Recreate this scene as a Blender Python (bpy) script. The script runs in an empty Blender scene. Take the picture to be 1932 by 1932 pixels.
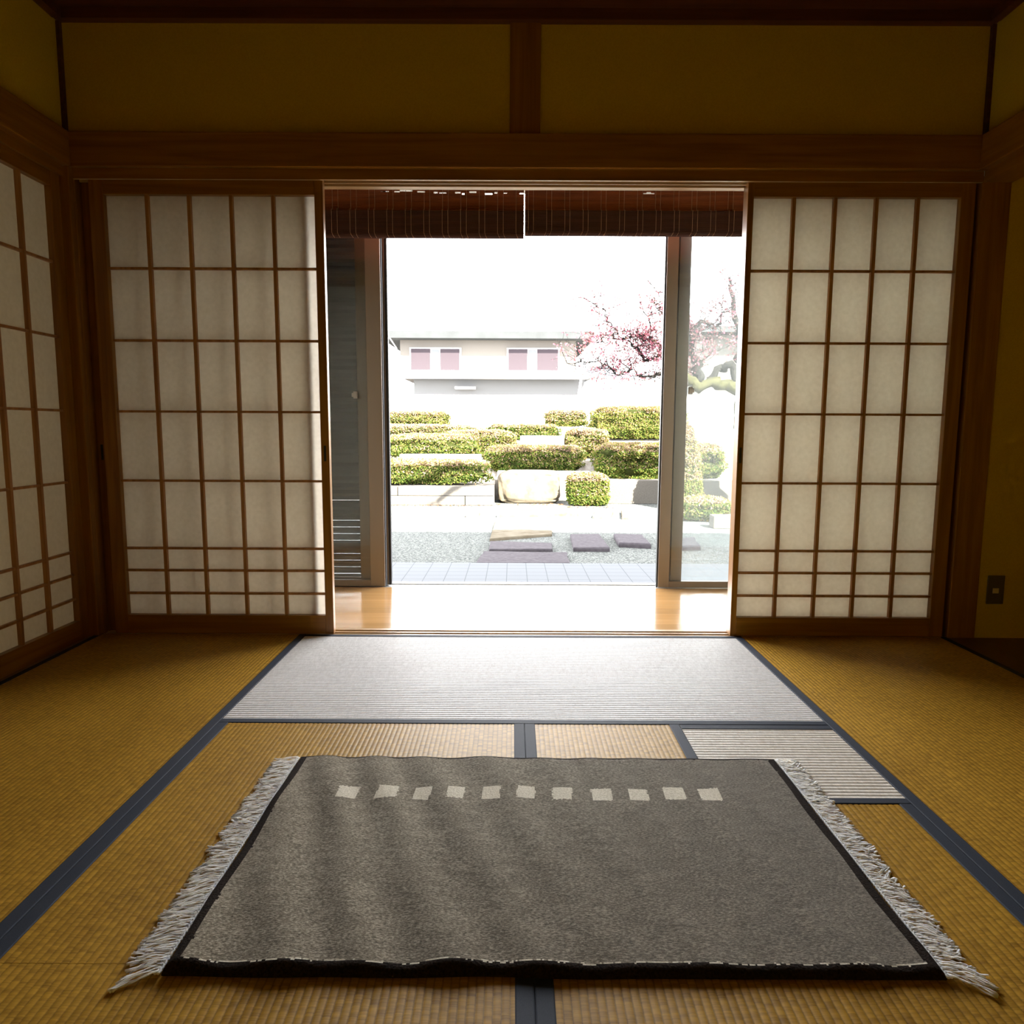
import bpy, bmesh, math, random
from mathutils import Vector, Matrix, noise
random.seed(7)
SC = bpy.context.scene
C = SC.collection
PI = math.pi

# ------------------------------------------------------------------ camera
cd = bpy.data.cameras.new('camera'); cam = bpy.data.objects.new('camera', cd); C.objects.link(cam)
cd.sensor_width = 36; cd.sensor_fit = 'HORIZONTAL'; cd.lens = 1342.24/1932*36
cd.clip_start = .02; cd.clip_end = 300
_p, _r, _y = .117, .0044, .001
F0 = Vector((-math.sin(_y), math.cos(_y), 0)); R0 = Vector((math.cos(_y), math.sin(_y), 0)); Z0 = Vector((0, 0, 1))
fw = F0*math.cos(_p)-Z0*math.sin(_p); up = F0*math.sin(_p)+Z0*math.cos(_p)
U_ = R0*math.cos(_r)+up*math.sin(_r); V_ = up*math.cos(_r)-R0*math.sin(_r)
m4 = Matrix.Identity(4)
for i in range(3):
    m4[i][0] = U_[i]; m4[i][1] = V_[i]; m4[i][2] = -fw[i]
m4[0][3], m4[1][3], m4[2][3] = -.0383, -2.834, .8416
cam.matrix_world = m4
SC.camera = cam

# ------------------------------------------------------------------ world, sun, exposure
SKY = 15.5
w = bpy.data.worlds.new('sky'); SC.world = w; w.use_nodes = True
bgn = w.node_tree.nodes['Background']
_nt = w.node_tree; _tc = _nt.nodes.new('ShaderNodeTexCoord'); _sp = _nt.nodes.new('ShaderNodeSeparateXYZ'); _rp = _nt.nodes.new('ShaderNodeMapRange')
_nt.links.new(_tc.outputs['Generated'], _sp.inputs[0]); _nt.links.new(_sp.outputs[2], _rp.inputs[0])
_rp.inputs[1].default_value = 0; _rp.inputs[2].default_value = .9; _rp.inputs[3].default_value = SKY*1.7; _rp.inputs[4].default_value = SKY*.38   # hazy bright horizon, deeper zenith
_nt.links.new(_rp.outputs[0], bgn.inputs[1])
bgn.inputs[0].default_value = (.98, .985, 1.0, 1)
sd = bpy.data.lights.new('sun', 'SUN'); sun = bpy.data.objects.new('sun', sd); C.objects.link(sun)
sd.energy = 75.0; sd.angle = .009; sd.color = (1, .93, .80)
sun_to = Vector((.55, -1.0, .92)).normalized()
sun.rotation_euler = sun_to.to_track_quat('Z', 'Y').to_euler()
SC.view_settings.view_transform = 'Standard'; SC.view_settings.look = 'None'
SC.view_settings.exposure = 0.0; SC.view_settings.gamma = 1.0
SC.view_settings.use_curve_mapping = False
# light portal over the garden doorway (guides sampling of the sky only)
pd = bpy.data.lights.new('garden_portal', 'AREA'); pd.shape = 'RECTANGLE'; pd.size = 3.4; pd.size_y = 2.0
pd.cycles.is_portal = True
po = bpy.data.objects.new('garden_portal', pd); C.objects.link(po)
po.location = (0, 1.12, 1.02); po.rotation_euler = (-PI/2, 0, 0)
pd2 = bpy.data.lights.new('side_portal', 'AREA'); pd2.shape = 'RECTANGLE'; pd2.size = 2.6; pd2.size_y = 1.9
pd2.cycles.is_portal = True
po2 = bpy.data.objects.new('side_portal', pd2); C.objects.link(po2)
po2.location = (-2.83, -1.5, 1.0); po2.rotation_euler = (0, PI/2, 0); po2.rotation_euler = (PI/2, 0, PI/2)
SC.cycles.max_bounces = 10; SC.cycles.diffuse_bounces = 6; SC.cycles.transparent_max_bounces = 12
SC.cycles.transmission_bounces = 8; SC.cycles.sample_clamp_indirect = 12.0
SC.cycles.use_denoising = True

# ------------------------------------------------------------------ materials
def new_mat(name):
    m = bpy.data.materials.new(name); m.use_nodes = True
    nt = m.node_tree; b = nt.nodes['Principled BSDF']
    return m, nt, b
def N(nt, t, **k):
    n = nt.nodes.new(t)
    for a, v in k.items(): setattr(n, a, v)
    return n
def L(nt, a, b): nt.links.new(a, b)
def math_n(nt, op, a, b=None, clamp=False):
    n = N(nt, 'ShaderNodeMath', operation=op, use_clamp=clamp)
    for i, v in enumerate((a, b)):
        if v is None: continue
        if isinstance(v, (int, float)): n.inputs[i].default_value = v
        else: L(nt, v, n.inputs[i])
    return n.outputs[0]
def ramp(nt, fac, stops):
    r = N(nt, 'ShaderNodeValToRGB'); el = r.color_ramp.elements
    while len(el) < len(stops): el.new(.5)
    for e, (p, c) in zip(el, stops): e.position = p; e.color = (*c, 1)
    L(nt, fac, r.inputs[0]); return r.outputs[0]
def plain(name, col, rough=.6, metal=0, spec=.5):
    m, nt, b = new_mat(name)
    b.inputs['Base Color'].default_value = (*col, 1); b.inputs['Roughness'].default_value = rough
    b.inputs['Metallic'].default_value = metal; b.inputs['Specular IOR Level'].default_value = spec
    return m
def wood(name, c1, c2, axis='x', rough=.33, scale=1.0, spec=.4, coat=0, planks=None, bump=.1):
    m, nt, b = new_mat(name)
    tc = N(nt, 'ShaderNodeTexCoord'); mp = N(nt, 'ShaderNodeMapping')
    s = {'x': (1.2, 28, 28), 'y': (28, 1.2, 28), 'z': (28, 28, 1.2)}[axis]
    mp.inputs['Scale'].default_value = [q*scale for q in s]
    L(nt, tc.outputs['Object'], mp.inputs['Vector'])
    n1 = N(nt, 'ShaderNodeTexNoise'); n1.inputs['Scale'].default_value = 1.6; n1.inputs['Detail'].default_value = 6
    n1.inputs['Distortion'].default_value = .6
    L(nt, mp.outputs[0], n1.inputs['Vector'])
    col = ramp(nt, n1.outputs[0], [(.3, c2), (.65, c1)])
    if planks:
        pax, pw = planks
        sp = N(nt, 'ShaderNodeSeparateXYZ'); L(nt, tc.outputs['Object'], sp.inputs[0])
        u = math_n(nt, 'DIVIDE', sp.outputs['XYZ'.index(pax.upper())], pw)
        fr = math_n(nt, 'FRACT', u); cell = math_n(nt, 'FLOOR', u)
        wn = N(nt, 'ShaderNodeTexWhiteNoise', noise_dimensions='1D'); L(nt, cell, wn.inputs['W'])
        k = math_n(nt, 'MULTIPLY_ADD', wn.outputs[0], .22); k.node.inputs[2].default_value = .86
        gap = math_n(nt, 'GREATER_THAN', math_n(nt, 'ABSOLUTE', math_n(nt, 'SUBTRACT', fr, .5)), .485)
        k2 = math_n(nt, 'MULTIPLY', k, math_n(nt, 'SUBTRACT', 1, math_n(nt, 'MULTIPLY', gap, .28)))
        mx = N(nt, 'ShaderNodeMix', data_type='RGBA', blend_type='MULTIPLY'); mx.inputs[0].default_value = 1
        cc = N(nt, 'ShaderNodeCombineColor')
        for q in range(3): L(nt, k2, cc.inputs[q])
        L(nt, col, mx.inputs[6]); L(nt, cc.outputs[0], mx.inputs[7]); col = mx.outputs[2]
    L(nt, col, b.inputs['Base Color'])
    b.inputs['Roughness'].default_value = rough; b.inputs['Specular IOR Level'].default_value = spec
    b.inputs['Coat Weight'].default_value = coat; b.inputs['Coat Roughness'].default_value = .12
    if bump:
        bp = N(nt, 'ShaderNodeBump'); bp.inputs['Strength'].default_value = bump; bp.inputs['Distance'].default_value = .002
        L(nt, n1.outputs[0], bp.inputs['Height']); L(nt, bp.outputs[0], b.inputs['Normal'])
    return m
def noisy(name, stops, scale=20, detail=6, rough=.9, bump=.3, dist=.004, spec=.04, vor=False, space='Object'):
    m, nt, b = new_mat(name)
    tc = N(nt, 'ShaderNodeTexCoord')
    if vor:
        n1 = N(nt, 'ShaderNodeTexVoronoi'); n1.inputs['Scale'].default_value = scale; fac = n1.outputs['Distance']
        sx = N(nt, 'ShaderNodeSeparateColor'); L(nt, n1.outputs['Color'], sx.inputs[0]); cf = sx.outputs[0]
    else:
        n1 = N(nt, 'ShaderNodeTexNoise'); n1.inputs['Scale'].default_value = scale; n1.inputs['Detail'].default_value = detail
        fac = cf = n1.outputs[0]
    L(nt, tc.outputs[space], n1.inputs['Vector'])
    L(nt, ramp(nt, cf, stops), b.inputs['Base Color'])
    b.inputs['Roughness'].default_value = rough; b.inputs['Specular IOR Level'].default_value = spec
    bp = N(nt, 'ShaderNodeBump'); bp.inputs['Strength'].default_value = bump; bp.inputs['Distance'].default_value = dist
    L(nt, fac, bp.inputs['Height']); L(nt, bp.outputs[0], b.inputs['Normal'])
    return m
def tatami_mat(name, axis, c_hi, c_lo, period, rough, spec, groove=.5, sheen=.0, bump=.5):
    """axis = the direction the ribs run in"""
    m, nt, b = new_mat(name)
    tc = N(nt, 'ShaderNodeTexCoord'); sp = N(nt, 'ShaderNodeSeparateXYZ'); L(nt, tc.outputs['Object'], sp.inputs[0])
    X, Y = sp.outputs[0], sp.outputs[1]
    across, along = (X, Y) if axis == 'y' else (Y, X)
    u = math_n(nt, 'DIVIDE', across, period)
    cell = math_n(nt, 'FLOOR', u)
    wn = N(nt, 'ShaderNodeTexWhiteNoise', noise_dimensions='1D'); L(nt, cell, wn.inputs['W'])
    cv = N(nt, 'ShaderNodeCombineXYZ')
    L(nt, math_n(nt, 'MULTIPLY', cell, 3.71), cv.inputs[0])
    L(nt, math_n(nt, 'MULTIPLY', along, 340), cv.inputs[1])
    L(nt, math_n(nt, 'MULTIPLY', u, .35), cv.inputs[2])
    n1 = N(nt, 'ShaderNodeTexNoise'); n1.inputs['Scale'].default_value = 1; n1.inputs['Detail'].default_value = 2
    L(nt, cv.outputs[0], n1.inputs['Vector'])
    # slower variation of bundles, a few strands tall
    cv2 = N(nt, 'ShaderNodeCombineXYZ')
    L(nt, math_n(nt, 'MULTIPLY', cell, 5.13), cv2.inputs[0]); L(nt, math_n(nt, 'MULTIPLY', along, 75), cv2.inputs[1])
    n2 = N(nt, 'ShaderNodeTexNoise'); n2.inputs['Scale'].default_value = 1; n2.inputs['Detail'].default_value = 1
    L(nt, cv2.outputs[0], n2.inputs['Vector'])
    n3 = N(nt, 'ShaderNodeTexNoise'); n3.inputs['Scale'].default_value = 4; n3.inputs['Detail'].default_value = 3
    L(nt, tc.outputs['Object'], n3.inputs['Vector'])
    f = math_n(nt, 'ADD', math_n(nt, 'MULTIPLY', n1.outputs[0], .42), math_n(nt, 'MULTIPLY', n2.outputs[0], .43))
    f = math_n(nt, 'ADD', f, math_n(nt, 'MULTIPLY', n3.outputs[0], .15))
    col = ramp(nt, f, [(.34, c_lo), (.62, c_hi)])
    pr = math_n(nt, 'ABSOLUTE', math_n(nt, 'SINE', math_n(nt, 'MULTIPLY', u, PI)))
    g = N(nt, 'ShaderNodeMapRange'); g.inputs[1].default_value = .0; g.inputs[2].default_value = .45
    g.inputs[3].default_value = 1-groove; g.inputs[4].default_value = 1.0
    L(nt, pr, g.inputs[0])
    mx = N(nt, 'ShaderNodeMix', data_type='RGBA', blend_type='MULTIPLY'); mx.inputs[0].default_value = 1
    cc = N(nt, 'ShaderNodeCombineColor')
    for q in range(3): L(nt, g.outputs[0], cc.inputs[q])
    L(nt, col, mx.inputs[6]); L(nt, cc.outputs[0], mx.inputs[7])
    L(nt, mx.outputs[2], b.inputs['Base Color'])
    b.inputs['Roughness'].default_value = rough; b.inputs['Specular IOR Level'].default_value = spec
    b.inputs['Sheen Weight'].default_value = sheen
    bp = N(nt, 'ShaderNodeBump'); bp.inputs['Strength'].default_value = bump; bp.inputs['Distance'].default_value = .0008
    L(nt, f, bp.inputs['Height']); L(nt, bp.outputs[0], b.inputs['Normal'])
    return m

W1, W2 = (.30, .125, .010), (.19, .072, .005)          # cedar trim
m_wx = wood('cedar_x', W1, W2, 'x'); m_wy = wood('cedar_y', W1, W2, 'y'); m_wz = wood('cedar_z', W1, W2, 'z')
m_lat = wood('lattice_cedar', (.42, .20, .06), (.27, .11, .03), 'z', rough=.45)
m_track = wood('track_pine', (.56, .38, .19), (.44, .28, .13), 'x', rough=.35, spec=.5)
m_jamb = wood('pine_edge', (.62, .44, .26), (.50, .33, .18), 'z', rough=.4)
m_ceil = wood('ceiling_board', (.12, .036, .009), (.075, .022, .006), 'x')
m_dark = wood('alcove_board', (.10, .034, .012), (.06, .02, .008), 'y', rough=.3, spec=.4, bump=.03)
m_floor = wood('corridor_board', (.66, .38, .15), (.56, .30, .11), 'x', rough=.16, spec=.65, coat=.6, planks=('y', .09), bump=.02)
m_wall = noisy('earthen_plaster', [(.3, (.50, .335, .010)), (.7, (.56, .38, .013))], scale=160, bump=.15, dist=.001, rough=.95, spec=.1)
m_black = plain('blackened_metal', (.012, .011, .010), .5)
m_plastic = plain('brown_plastic', (.09, .065, .04), .4)
m_button = plain('ivory_plastic', (.55, .47, .32), .4)
m_cloth = noisy('indigo_cloth', [(.35, (.012, .019, .034)), (.65, (.022, .031, .052))], scale=900, rough=.75, bump=.25, dist=.0005, spec=.35)
m_tan = tatami_mat('rush_tan', 'y', (.53, .295, .030), (.265, .135, .011), .0129, .5, .18, .42)
m_sheen2 = tatami_mat('rush_sheen_cream', 'x', (.93, .88, .80), (.72, .66, .57), .0148, .5, .15, .60, bump=.3)  # cream copy of the rush, window sheen painted into its colour
m_sheen = tatami_mat('rush_sheen_pale', 'x', (.88, .87, .86), (.68, .665, .65), .0148, .5, .10, .55, bump=.3)  # same rush again, its sheen towards the window put into a pale colour
m_alu = plain('bronze_aluminium', (.28, .25, .22), .35, .4)
m_sill = plain('pale_aluminium', (.62, .62, .60), .35, .3)
m_alug = plain('grey_aluminium', (.42, .43, .43), .4, .3)
m_rub = plain('gasket_gap_dark', (.02, .025, .03), .6)
m_louv = plain('grey_louver', (.15, .155, .15), .5, .2)
m_string = plain('tan_string', (.52, .33, .21), .8)
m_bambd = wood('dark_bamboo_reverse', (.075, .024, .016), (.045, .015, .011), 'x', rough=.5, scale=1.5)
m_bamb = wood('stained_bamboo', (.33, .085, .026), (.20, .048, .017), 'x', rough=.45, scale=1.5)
m_out = plain('outer_render', (.55, .54, .50), .9)

def paper_mat():
    m, nt, b = new_mat('washi_paper')
    nt.nodes.remove(b); o = nt.nodes['Material Output']
    tc = N(nt, 'ShaderNodeTexCoord'); n1 = N(nt, 'ShaderNodeTexNoise'); n1.inputs['Scale'].default_value = 60; n1.inputs['Detail'].default_value = 6
    L(nt, tc.outputs['Object'], n1.inputs['Vector'])
    c1 = ramp(nt, n1.outputs[0], [(.3, (.58, .52, .40)), (.7, (.64, .58, .46))])
    c2 = ramp(nt, n1.outputs[0], [(.3, (.68, .63, .52)), (.7, (.74, .69, .58))])
    d = N(nt, 'ShaderNodeBsdfDiffuse'); t = N(nt, 'ShaderNodeBsdfTranslucent'); mx = N(nt, 'ShaderNodeMixShader')
    L(nt, c1, d.inputs[0]); L(nt, c2, t.inputs[0]); mx.inputs[0].default_value = .5
    L(nt, d.outputs[0], mx.inputs[1]); L(nt, t.outputs[0], mx.inputs[2]); L(nt, mx.outputs[0], o.inputs[0])
    return m
m_paper = paper_mat()
def glass_mat(name, tint, haze, gl=.07):
    m, nt, b = new_mat(name); nt.nodes.remove(b); o = nt.nodes['Material Output']
    t = N(nt, 'ShaderNodeBsdfTransparent'); t.inputs[0].default_value = (*tint, 1)
    g = N(nt, 'ShaderNodeBsdfGlossy'); g.inputs['Roughness'].default_value = .02
    fr = N(nt, 'ShaderNodeFresnel'); fr.inputs[0].default_value = 1.5
    mx = N(nt, 'ShaderNodeMixShader'); L(nt, fr.outputs[0], mx.inputs[0]); L(nt, t.outputs[0], mx.inputs[1]); L(nt, g.outputs[0], mx.inputs[2])
    h = N(nt, 'ShaderNodeBsdfTranslucent'); h.inputs[0].default_value = (.9, .92, .92, 1)
    m2 = N(nt, 'ShaderNodeMixShader'); m2.inputs[0].default_value = haze
    L(nt, mx.outputs[0], m2.inputs[1]); L(nt, h.outputs[0], m2.inputs[2]); L(nt, m2.outputs[0], o.inputs[0])
    return m
m_glass = glass_mat('door_glass', (.93, .95, .95), .022)
m_wglass = plain('blue_window_glass', (.045, .05, .055), .5)
m_screen = plain('mauve_louver_screen', (.026, .021, .025), .9, 0, .1)
m_tile = None
def tile_mat():
    m, nt, b = new_mat('terrace_tile')
    tc = N(nt, 'ShaderNodeTexCoord'); sp = N(nt, 'ShaderNodeSeparateXYZ'); L(nt, tc.outputs['Object'], sp.inputs[0])
    gs = []
    for k, (sz, off) in enumerate(((.158, .086), (.141, .055))):
        fr = math_n(nt, 'FRACT', math_n(nt, 'ADD', math_n(nt, 'DIVIDE', sp.outputs[k], sz), off/sz+40))
        gs.append(math_n(nt, 'LESS_THAN', fr, .035 if k == 0 else .05))
    g = math_n(nt, 'MAXIMUM', gs[0], gs[1])
    mx = N(nt, 'ShaderNodeMix', data_type='RGBA'); L(nt, g, mx.inputs[0])
    mx.inputs[6].default_value = (.100, .106, .116, 1); mx.inputs[7].default_value = (.058, .062, .068, 1)
    L(nt, mx.outputs[2], b.inputs['Base Color']); b.inputs['Roughness'].default_value = .85; b.inputs['Specular IOR Level'].default_value = .04
    return m
m_tile = tile_mat()
m_gravel = noisy('pale_gravel', [(.1, (.055, .061, .058)), (.5, (.108, .116, .111)), (.9, (.175, .182, .177))], scale=85, rough=.95, bump=1.0, dist=.02, vor=True)
m_stone = noisy('mauve_stone', [(.3, (.038, .034, .039)), (.7, (.060, .054, .060))], scale=28, bump=.4, dist=.008)
m_stone2 = noisy('buff_stone', [(.3, (.062, .050, .033)), (.7, (.105, .092, .070))], scale=9, bump=.5, dist=.02)
m_granite = noisy('pale_granite', [(.3, (.062, .057, .050)), (.7, (.085, .079, .070))], scale=60, bump=.3, dist=.004)
m_soil = noisy('garden_soil', [(.3, (.18, .16, .135)), (.7, (.28, .26, .235))], scale=14, bump=.5, dist=.02)
m_white = plain('white_render', (.75, .75, .74), .9)
m_hwall = plain('house_siding', (.078, .071, .063), .9)
m_hband = plain('house_lower_siding', (.074, .077, .081), .9)
m_roof = noisy('pale_roof', [(.3, (.030, .0325, .034)), (.7, (.036, .039, .041))], scale=3, bump=.1, spec=.04)
m_broof = plain('blue_roof', (.052, .062, .078), .7)
m_bark = noisy('plum_bark', [(.3, (.009, .0085, .008)), (.7, (.022, .021, .019))], scale=30, bump=.8, dist=.01)
m_moss = noisy('mossy_bark', [(.3, (.018, .017, .007)), (.7, (.042, .040, .018))], scale=25, bump=.8, dist=.01)
m_litter = noisy('leaf_litter', [(.35, (.05, .022, .010)), (.6, (.12, .06, .03))], scale=40, bump=.6, dist=.01)
def leafy(name, col, tr=.35):
    m, nt, b = new_mat(name); nt.nodes.remove(b); o = nt.nodes['Material Output']
    d = N(nt, 'ShaderNodeBsdfDiffuse'); d.inputs[0].default_value = (*col, 1)
    t = N(nt, 'ShaderNodeBsdfTranslucent'); t.inputs[0].default_value = (col[0]*1.2, col[1]*1.2, col[2]*.7, 1)
    mx = N(nt, 'ShaderNodeMixShader'); mx.inputs[0].default_value = tr
    L(nt, d.outputs[0], mx.inputs[1]); L(nt, t.outputs[0], mx.inputs[2]); L(nt, mx.outputs[0], o.inputs[0])
    return m
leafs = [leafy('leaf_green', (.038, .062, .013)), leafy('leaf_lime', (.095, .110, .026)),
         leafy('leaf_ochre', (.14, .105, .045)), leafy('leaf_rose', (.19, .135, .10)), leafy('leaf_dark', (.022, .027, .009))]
m_petal = leafy('plum_petal', (.19, .062, .092), .4); m_petal2 = leafy('plum_petal_pale', (.23, .145, .16), .4)

# ------------------------------------------------------------------ helpers
def box(bm, x0, x1, y0, y1, z0, z1, mi=0):
    vs = [bm.verts.new((x, y, z)) for z in (z0, z1) for y in (y0, y1) for x in (x0, x1)]
    fs = [(0, 2, 3, 1), (4, 5, 7, 6), (0, 1, 5, 4), (2, 6, 7, 3), (0, 4, 6, 2), (1, 3, 7, 5)]
    out = []
    for f in fs:
        q = bm.faces.new([vs[i] for i in f]); q.material_index = mi; out.append(q)
    return out
def tube(bm, pts, rad, sides=6, cap=True, mi=0, flat=1.0):
    pts = [Vector(p) for p in pts]; n = len(pts)
    if not hasattr(rad, '__len__'): rad = [rad]*n
    rings = []; ref = Vector((0, 0, 1))
    for i, p in enumerate(pts):
        d = (pts[min(i+1, n-1)]-pts[max(i-1, 0)])
        if d.length < 1e-9: d = Vector((1, 0, 0))
        d.normalize()
        r = ref if abs(d.dot(ref)) < .95 else Vector((1, 0, 0))
        a = d.cross(r).normalized(); b = d.cross(a)
        rings.append([bm.verts.new(p+Vector((1, 1, flat))*((a*math.cos(2*PI*k/sides)+b*math.sin(2*PI*k/sides))*rad[i])) for k in range(sides)])
    for i in range(n-1):
        for k in range(sides):
            f = bm.faces.new((rings[i][k], rings[i][(k+1) % sides], rings[i+1][(k+1) % sides], rings[i+1][k])); f.material_index = mi; f.smooth = True
    if cap:
        for rg in (rings[0][::-1], rings[-1]):
            try:
                f = bm.faces.new(rg); f.material_index = mi
            except ValueError: pass
def obj(name, bm, mats, parent=None, bevel=0, smooth=False):
    bmesh.ops.recalc_face_normals(bm, faces=bm.faces)
    me = bpy.data.meshes.new(name); bm.to_mesh(me); bm.free()
    for m in (mats if isinstance(mats, (list, tuple)) else [mats]): me.materials.append(m)
    if smooth:
        for p in me.polygons: p.use_smooth = True
    o = bpy.data.objects.new(name, me); C.objects.link(o)
    if parent:
        o.parent = parent
        o.matrix_parent_inverse = Matrix.Translation(parent.location).inverted() @ Matrix.Identity(4) if parent.rotation_euler.z == 0 else Matrix.Identity(4)
    if bevel:
        md = o.modifiers.new('bevel', 'BEVEL'); md.width = bevel; md.segments = 2; md.limit_method = 'ANGLE'
    return o
def BM(): return bmesh.new()
def boxes(*bs):
    bm = BM()
    for b in bs: box(bm, *b)
    return bm
def tag(o, label, cat, group=None, kind=None):
    if label: o['label'] = label
    if cat: o['category'] = cat
    if group: o['group'] = group
    if kind: o['kind'] = kind
    return o
def thing(name, label, cat, loc=(0, 0, 0), group=None):
    o = bpy.data.objects.new(name, None); C.objects.link(o); o.location = loc; o.empty_display_size = .1
    return tag(o, label, cat, group)
def struct(name, bm, mats, label=None, cat=None, bevel=0):
    o = obj(name, bm, mats, None, bevel)
    o['kind'] = 'structure'
    if label: o['label'] = label; o['category'] = cat
    return o
def profile_x(bm, prof, x0, x1, closed=False, xs=None, skip=None, mi=0):
    """extrude a (y,z) profile along x"""
    xs = xs or [x0, x1]
    cols = [[bm.verts.new((x, y, z)) for (y, z) in prof] for x in xs]
    n = len(prof)
    for i in range(len(xs)-1):
        for j in range(n if closed else n-1):
            if skip and skip(.5*(xs[i]+xs[i+1]), prof[j]): continue
            f = bm.faces.new((cols[i][j], cols[i+1][j], cols[i+1][(j+1) % n], cols[i][(j+1) % n])); f.material_index = mi

# ------------------------------------------------------------------ ROOM SHELL
XL, XR, YB = -1.735, 1.739, -3.62
ZC = 2.372
struct('floor', boxes((-1.86, 2.75, YB-.1, .0, -.12, -.056)), m_dark, 'dark subfloor under the straw mats', 'floor')
struct('wall_front', boxes((XL-.01, 1.86, .004, .09, 1.86, 2.42)), m_wall, 'olive plaster wall above the garden doorway lintel', 'wall')
struct('wall_back', boxes((-1.9, 2.8, YB-.1, YB, -.05, 2.42)), m_wall, 'olive plaster wall behind the viewer', 'wall')
struct('wall_left', boxes((XL-.10, XL-.004, YB, .09, 1.86, 2.42), (XL-.10, XL-.004, YB, -3.56, 0, 1.86)), m_wall, 'olive plaster wall above the side paper screens', 'wall')
struct('wall_right', boxes((XR+.004, XR+.10, YB, 0, 1.822, 2.42), (XR+.004, XR+.10, YB, -2.75, -.05, 1.83)), m_wall, 'olive plaster wall above the alcove opening', 'wall')
# alcove: end wall (with the outlet), rear wall, soffit, floor
struct('wall_alcove_end', boxes((1.85, 2.80, -.002, .09, 0, 2.3)), m_wall, 'olive plaster end wall of the alcove beside the right post', 'wall')
struct('wall_alcove_back', boxes((2.66, 2.76, -2.9, -.002, 0, 2.3), (1.84, 2.66, -2.85, -2.75, 0, 2.3)), m_wall, 'olive plaster rear wall inside the alcove', 'wall')
struct('ceiling_alcove', boxes((XR+.10, 2.66, -2.75, -.002, 2.2, 2.25)), m_ceil, 'dark board ceiling inside the alcove', 'ceiling')
struct('floor_alcove', boxes((XR, 2.66, -2.75, -.004, -.05, .0)), m_dark, 'dark polished board floor of the alcove at right', 'floor')
bm = BM(); box(bm, -1.86, 1.86, YB-.1, .10, ZC, ZC+.05)
for i in range(8): box(bm, XL+.03, XR-.03, -.45-i*.44-.012, -.45-i*.44+.012, ZC-.022, ZC)
struct('ceiling', bm, m_ceil, 'dark brown board ceiling with thin battens', 'ceiling')
# crown trims
struct('trim_1', boxes((XL, XR, -.030, .004, 2.333, ZC)), m_ceil, 'dark crown rail along the top of the front wall', 'trim')
struct('trim_2', boxes((XL-.004, XL+.03, YB, -.03, 2.333, ZC)), m_ceil, 'dark crown rail along the top of the left wall', 'trim')
struct('trim_3', boxes((XR-.03, XR+.004, YB, -.03, 2.333, ZC)), m_ceil, 'dark crown rail along the top of the right wall', 'trim')
# nageshi rails
struct('trim_4', boxes((XL, XR, -.030, .004, 1.814, 1.938)), m_wx, 'broad cedar rail across the front wall above the sliding screens', 'trim', .003)
struct('trim_5', boxes((XL-.004, XL+.030, YB, -.030, 1.814, 1.938)), m_wy, 'broad cedar rail along the left wall', 'trim', .003)
struct('trim_6', boxes((XR-.030, XR+.004, YB, -.030, 1.814, 1.938)), m_wy, 'broad cedar rail along the right wall', 'trim', .003)
# corner slivers and centre post of the upper wall
struct('trim_7', boxes((XL-.01, XL+.010, -.012, .004, 1.938, 2.333)), m_dark, 'thin dark corner strip of the upper wall at left', 'trim')
struct('trim_8', boxes((XR-.010, XR+.004, -.012, .004, 1.938, 2.333)), m_dark, 'thin dark corner strip of the upper wall at right', 'trim')
struct('trim_9', boxes((-.056, .059, -.008, .03, 1.93, 2.34)), m_wz, 'short cedar post between the two upper plaster panels', 'trim', .002)
# head track (kamoi) with two grooves, and the sill below
bm = BM()
for a, b in ((-.006, .003), (.0335, .0385), (.0695, .104)): box(bm, XL, XR, a, b, 1.776, 1.801)
struct('trim_21', boxes((XL, XR, -.004, .104, 1.8015, 1.86)), m_ceil, 'head track groove bottoms, darkened to give the shade inside them', 'trim')  # darker wood stands in for shade up inside the grooves
struct('trim_10', bm, m_track, 'pale grooved head track over the garden doorway', 'trim')
struct('trim_20', boxes((XL, XR, -.010, -.0062, 1.776, 1.814)), m_wx, 'cedar face of the head track', 'trim')
bm = boxes((XL, XR, .0, .094, -.056, -.004))
for a, b in ((.0, .003), (.0335, .0385), (.0695, .094)): box(bm, XL, XR, a, b, -.005, .0)
struct('trim_11', bm, m_track, 'pale grooved wooden sill of the garden doorway', 'trim')
# posts
struct('trim_12', boxes((XL-.09, -1.7135, -.034, .0, -.02, 1.814), (XL-.09, -1.7135, .0, .10, -.02, 1.80)), m_wz, 'cedar corner post at the left end of the screens', 'trim', .003)
struct('trim_13', boxes((XR, 1.85, -.006, .10, -.02, 1.80)), m_wz, 'cedar post between the right screen and the alcove', 'trim', .003)
struct('trim_14', boxes((XR+.004, 1.85, -2.75, -.006, 1.776, 1.822)), m_wy, 'cedar lintel board over the alcove opening', 'trim')
# left wall head track and sill
bm = boxes((XL-.09, XL, -3.56, -.034, 1.80, 1.86))
for a, b in ((XL-.012, XL), (XL-.048, XL-.043), (XL-.09, XL-.079)): box(bm, a, b, -3.56, -.034, 1.776, 1.801)
struct('trim_15', bm, m_wy, 'cedar head track of the left wall screens', 'trim')
struct('trim_16', boxes((XL-.09, XL, -3.56, -.034, -.056, -.001)), m_wy, 'cedar sill under the left wall screens', 'trim')

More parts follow.
